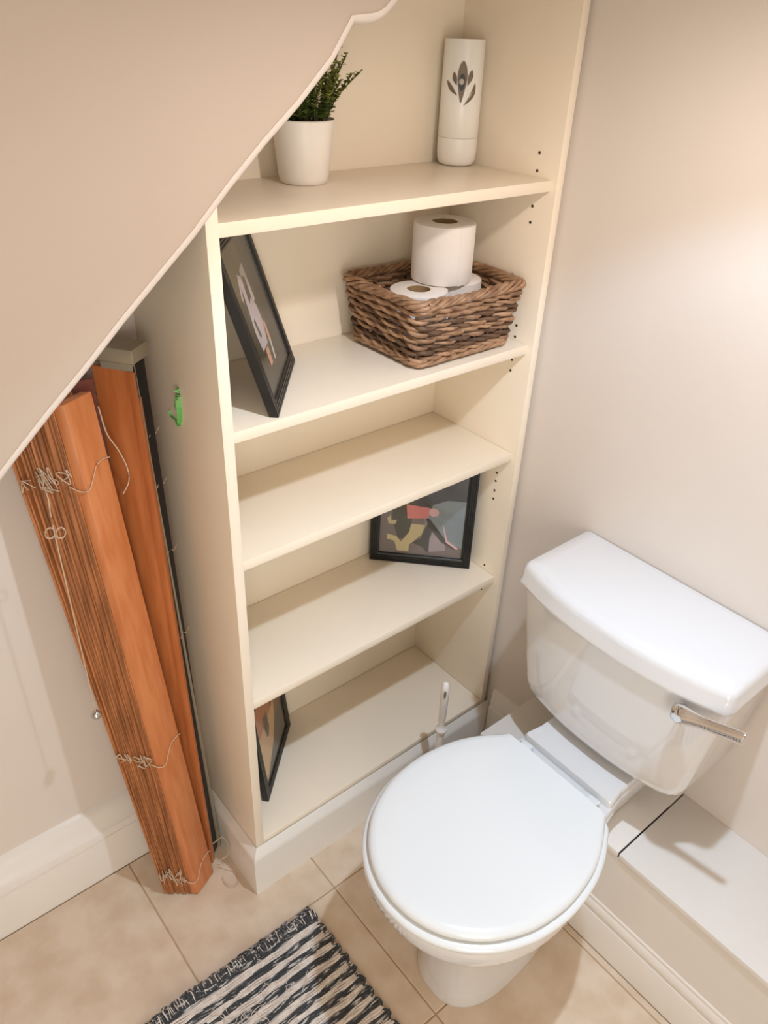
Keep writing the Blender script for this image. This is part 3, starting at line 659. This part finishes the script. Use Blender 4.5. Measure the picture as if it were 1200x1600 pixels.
# ------------------------------------------------------------------ wooden blind leaning in the alcove
def blind():
    t = thing('wooden_blind', 'folded orange wooden slat blind standing on end beside the bookcase', 'blind', (-0.11, 0.11, 0))
    b0 = V(-0.130, 0.060, 0.003); t0 = V(-0.174, 0.165, 1.10)
    u = V(0.045, 0.022, 0).normalized(); vb = V(-0.056, 0.046, 0); vt = V(-0.066, 0.042, 0)
    ax = (t0-b0).normalized()
    wdt = 0.055
    def prism(pa, pb, w, th_a, th_b, du_a=V(0, 0, 0), du_b=V(0, 0, 0), bev=0.0012, ua=None, ub=None):
        """board from pa (bottom) to pb (top), width along u, thickness th_a / th_b vectors"""
        bm = B(); ua = ua or u; ub = ub or u
        add_hexa(bm, [pa, pa+ua*w, pa+ua*w+th_a, pa+th_a, pb, pb+ub*w, pb+ub*w+th_b, pb+th_b], bev); return bm
    fr = 0.20
    obj('bottom_rail', prism(b0, t0, wdt, vb*fr, vt*fr, bev=0.0015), M_wood, t, label='smooth pale orange bottom rail')
    N = 24; rnd = random.Random(11)
    for k in range(N):
        f0 = fr+0.012+(1-fr)*k/N; 
        g = (k/N)
        jb = u*rnd.uniform(-0.0022, 0.0022); jt = u*rnd.uniform(-0.003, 0.003)
        ft = f0*(1.0+0.12*g*g) if k < N-2 else f0*1.22
        pa = b0+vb*f0+jb+V(0, 0, rnd.uniform(-0.002, 0.004)); pb = t0+vt*ft+jt+V(0, 0, rnd.uniform(-0.012, 0.006))
        th = vb*((1-fr)/N*0.80)
        ub = u if k < N-3 else (u+V(0.0, 0.25*(k-N+4)/3, 0)).normalized()
        obj('slat', prism(pa, pb, wdt-0.002, th, th, bev=0.0005, ub=ub), M_slat, t)
    # headrail standing behind
    q0 = V(-0.071, 0.1045, 0.003); q1 = V(-0.068, 0.158, 1.138)
    ho = V(0.6, -0.8, 0); hc = V(0.8, 0.6, 0)           # width direction of the valance face, depth direction of the channel
    wv, dv = 0.070, 0.044
    def board(a0, a1, d1, l1, d2, l2, bev=0.0008):
        bm = B(); P = []
        for q in (a0, a1): P += [q, q+d1*l1, q+d1*l1+d2*l2, q+d2*l2]
        add_hexa(bm, P, bev); return bm
    obj('valance', board(q0, q1-V(0, 0, 0.010), -ho, wv, hc, 0.009, 0.0012), M_val, t, label='orange wooden front board of the headrail')
    bm = board(q0-ho*0.0005+hc*0.0005, q1-V(0, 0, 0.011), -ho, 0.0125, -hc, 0.0016); obj('valance_bead', bm, M_val, t)
    obj('channel_back', board(q0+hc*(dv-0.003), q1, -ho, 0.055, hc, 0.003), M_rail, t)
    obj('channel_floor', board(q0-ho*0.007+hc*0.010, q1-V(0, 0, 0.001), -ho, 0.003, hc, dv-0.0135), M_railin, t)
    obj('channel_lip', board(q0+hc*0.0092, q1-V(0, 0, 0.010), -ho, 0.030, hc, 0.0014), M_rail, t)
    obj('gap_shade_board', board(q0-ho*0.0705+V(0, 0, 0.02), q1-ho*0.0705-V(0, 0, 0.03), V(-1, 0.05, 0), 0.034, V(0, 1, 0), 0.004), mat('gap_shade_wood', (110, 48, 30), 0.6), t, label='dark brown board added as the shade in the gap beside the headrail')  # added board, shade of the gap put into its dark colour
    e0 = q1-V(0, 0, 0.0005); e1 = q1+V(-0.0003, 0.0015, 0.022)
    obj('end_cap', board(e0+ho*0.001-hc*0.001, e1+ho*0.001-hc*0.001, -ho, wv+0.002, hc, dv+0.002, 0.003), M_rail, t, label='grey metal end cap of the headrail')
    for zz in (0.62, 0.80, 0.93, 1.02):
        f = zz/1.14; q = q0.lerp(q1, f)
        bm = B(); add_tube(bm, [q+hc*0.012, q+hc*0.024-ho*0.004+V(0, 0, 0.006), q+hc*0.034-ho*0.001+V(0, 0, -0.004), q+hc*0.044+V(0, 0, 0.003)], 0.0008, 5); obj('channel_cord', bm, M_cord, t)
    # ladder cords bunched on the slat edges
    def edge_pt(f, h, out=0.003):
        """point on the slat edge side: f across the stack, h along height"""
        s = (h-0.003)/1.097
        p0 = b0+vb*f; p1 = t0+vt*(f*(1+0.1*f)); n = -u
        return p0.lerp(p1, s)+n*out
    def rail_pt(g, h, out=0.0025):
        s = (h-0.003)/1.097; n = V(u.y, -u.x, 0)
        return b0.lerp(t0, s)+u*(wdt*g)+n*out
    for h in (0.065, 0.405, 0.985):
        for L in range(5):
            f = 0.26+0.15*L+rnd.uniform(-0.05, 0.05); pts = []
            for i in range(7):
                pts.append(edge_pt(f+rnd.uniform(-0.13, 0.13), h+rnd.uniform(-0.020, 0.018)+(0.006 if i % 2 else -0.006), rnd.uniform(0.002, 0.009)))
            bm = B(); add_tube(bm, catmull(pts, 34), 0.0009, 5); obj('ladder_cord', bm, M_cord, t)
        pts = catmull([edge_pt(0.24, h-0.012, 0.005), edge_pt(0.06, h-0.020, 0.005), rail_pt(0.03, h-0.018, 0.004), rail_pt(0.30, h-0.004), rail_pt(0.52, h+0.010), rail_pt(0.80, h+0.012), rail_pt(1.0, h+0.010, 0.003)], 24)
        bm = B(); add_tube(bm, pts, 0.0009, 5); obj('ladder_cord', bm, M_cord, t)
        c = rail_pt(0.52, h+0.008, 0.0008); n = V(u.y, -u.x, 0)
        bm = B(); add_tube(bm, [c-n*0.001, c+n*0.0022], [0.0032, 0.0026], 10); obj('cord_plug', bm, M_val, t)
    # loose loops by the foot and the gap cord at the top
    bm = B(); add_tube(bm, catmull([q0.lerp(q1, 0.060)+V(0.004, -0.006, 0), V(-0.045, 0.10, 0.075), V(-0.038, 0.088, 0.055), V(-0.047, 0.082, 0.035), V(-0.062, 0.085, 0.028)], 24), 0.0010, 5); obj('loose_cord', bm, M_cord, t)
    bm = B(); add_tube(bm, catmull([V(-0.066, 0.086, 0.020), V(-0.055, 0.070, 0.014), V(-0.045, 0.055, 0.004), V(-0.052, 0.030, 0.0018), V(-0.068, 0.030, 0.0015), V(-0.075, 0.045, 0.004), V(-0.072, 0.060, 0.010)], 30), 0.0010, 5); obj('loose_cord', bm, M_cord, t)
    top = [rail_pt(1.0, 1.07, 0.0)+V(0.008, 0.012, 0), rail_pt(1.0, 1.03, 0.0)+V(0.008, 0.004, 0), rail_pt(1.0, 1.00, 0)+V(0.018, 0.0, 0), rail_pt(1.0, 0.97, 0)+V(0.024, -0.002, 0), rail_pt(1.0, 0.945, 0)+V(0.022, 0, 0), rail_pt(1.0, 0.925, 0)+V(0.010, 0.004, 0)]
    bm = B(); add_tube(bm, catmull(top, 26), 0.0011, 5); obj('loose_cord', bm, M_cord, t)
    # pull cord hanging straight down to a small bead
    cx, cy = -0.2325, 0.130
    bm = B(); add_tube(bm, catmull([edge_pt(0.75, 1.0, 0.004), V(cx+0.004, cy+0.01, 0.985), V(cx, cy, 0.94), V(cx, cy, 0.80), V(cx, cy, 0.66), V(cx, cy, 0.557)], 30), 0.0011, 6); obj('pull_cord', bm, M_cord, t)
    for k, dx in enumerate((-0.006, 0.008)):
        bm = B(); add_tube(bm, [(cx+dx+0.007*cos(a*pi/8), cy-0.002*k, 0.928-0.004*k+0.009*sin(a*pi/8)) for a in range(16)], 0.0011, 5, close=True); obj('cord_knot', bm, M_cord, t)
    bm = B(); add_lathe(bm, [(0.0, -0.009), (0.005, -0.0078), (0.0085, -0.003), (0.0088, 0.001), (0.006, 0.0065), (0.0025, 0.0085), (0.0, 0.0088)], (cx, cy, 0.549), 18); obj('cord_bead', bm, M_bead, t, label='small shiny bead on the end of the pull cord')
blind()

# ------------------------------------------------------------------ rag rug
def rug():
    x0, x1, y1, y0 = -0.335, 0.033, -0.122, -0.80
    t = thing('rag_rug', 'black and white striped woven rag rug with frayed end on tiles', 'rug', ((x0+x1)/2, (y0+y1)/2, 0))
    rnd = random.Random(21)
    def wave(x, y):
        z = 0.004+0.0012*sin(x*23+y*9)
        d = ((x+0.27)/0.07)**2+((y+0.13)/0.06)**2; z += 0.016*math.exp(-d)
        d2 = ((x+0.14)/0.045)**2+((y+0.12)/0.03)**2; z += 0.007*math.exp(-d2)
        d3 = ((x+0.05)/0.03)**2+((y+0.115)/0.02)**2; z += 0.004*math.exp(-d3)
        return z
    pitch = 0.0043; rows = int((y1-y0)/pitch)
    bm = B(); nx, ny = 30, 40
    g = [[bm.verts.new((x0+0.006+(x1-x0-0.012)*i/nx, y0+(y1-y0)*j/ny, wave(x0+(x1-x0)*i/nx, y0+(y1-y0)*j/ny)-0.0012)) for i in range(nx+1)] for j in range(ny+1)]
    for j in range(ny):
        for i in range(nx): bm.faces.new((g[j][i], g[j][i+1], g[j+1][i+1], g[j+1][i]))
    child_world('ground_weave', bm, M_rw, t)
    def cord(bm, y, ph, slope, amp, r, xa, xb):
        pts = []; rr = []; n = 52
        for i in range(n+1):
            x = xa+(xb-xa)*i/n
            yy = y+slope*(x-x1)+amp*sin(x*38+ph)+0.0008*sin(x*120+ph*3)
            pts.append((x, yy, wave(x, yy)+0.0016+0.0009*sin(x*95+ph*2))); rr.append(r*(0.85+0.25*sin(x*60+ph*5)))
        add_tube(bm, pts, rr, 6, flat=0.8)
    k = 0; stripe = 0
    pattern = []
    y = y1
    while y > y0:
        dark = (stripe % 2 == 0); nrow = (3 if stripe else 5) if dark else 3
        bm = B(); ph = rnd.uniform(0, 6)
        for q in range(nrow):
            ex = rnd.uniform(-0.004, 0.004)+(0.004 if dark else 0)
            cord(bm, y-q*pitch, ph+q*0.35+rnd.uniform(-0.2, 0.2), -0.012+0.012*sin(stripe*0.9), 0.0013, 0.0026 if dark else 0.0029, x0+rnd.uniform(-0.006, 0.006), x1+ex)
        if dark:   # a loop where the weft turns at the selvage
            ym = y-(nrow-1)*pitch/2
            add_tube(bm, [(x1-0.006+0.010*cos(a), ym+0.0105*sin(a), 0.0055) for a in [(-0.5+i/10)*pi for i in range(11)]], 0.0024, 6)
        child_world('dark_stripe' if dark else 'white_stripe', bm, M_rd if dark else M_rw, t)
        y -= nrow*pitch; stripe += 1
    bm = B()
    for i in range(250):
        x = x0+(x1-x0)*i/249+rnd.uniform(-0.003, 0.003); L = rnd.uniform(0.006, 0.022); a = rnd.uniform(-0.9, 0.9); z = wave(x, y1)
        c = rnd.uniform(-1, 1)
        pts = [(x, y1-0.012, z+0.003), (x+0.004*c, y1+L*0.35, z+rnd.uniform(0.003, 0.009)), (x+L*0.5*sin(a), y1+L*0.75, max(0.0015, z*0.7+rnd.uniform(-0.002, 0.004))), (x+L*0.9*sin(a+c*0.8), y1+L*0.9*cos(a*0.6), 0.0018)]
        add_tube(bm, catmull(pts, 8), 0.0017 if i % 3 else 0.0009, 5, mi=0 if i % 3 == 0 else 1)
    o = child_world('fringe', bm, [M_rw, M_rd], t); o['kind'] = 'stuff'
    bm = B()
    for i in range(26):
        x = rnd.uniform(x0+0.02, x1-0.1); yy = rnd.uniform(-0.28, y1-0.02); z = wave(x, yy)+0.0042; a = rnd.uniform(0, 6)
        pts = [(x, yy, z)]
        for q in range(5):
            a += rnd.uniform(-1.1, 1.1); pts.append((pts[-1][0]+0.008*cos(a), pts[-1][1]+0.008*sin(a), z+rnd.uniform(0, 0.003)))
        add_tube(bm, catmull(pts, 12), 0.0006, 4)
    o = child_world('loose_threads', bm, M_rw, t); o['kind'] = 'stuff'
def child_world(name, bm, m, parent, **kw): return obj(name, bm, m, parent, **kw)
rug()
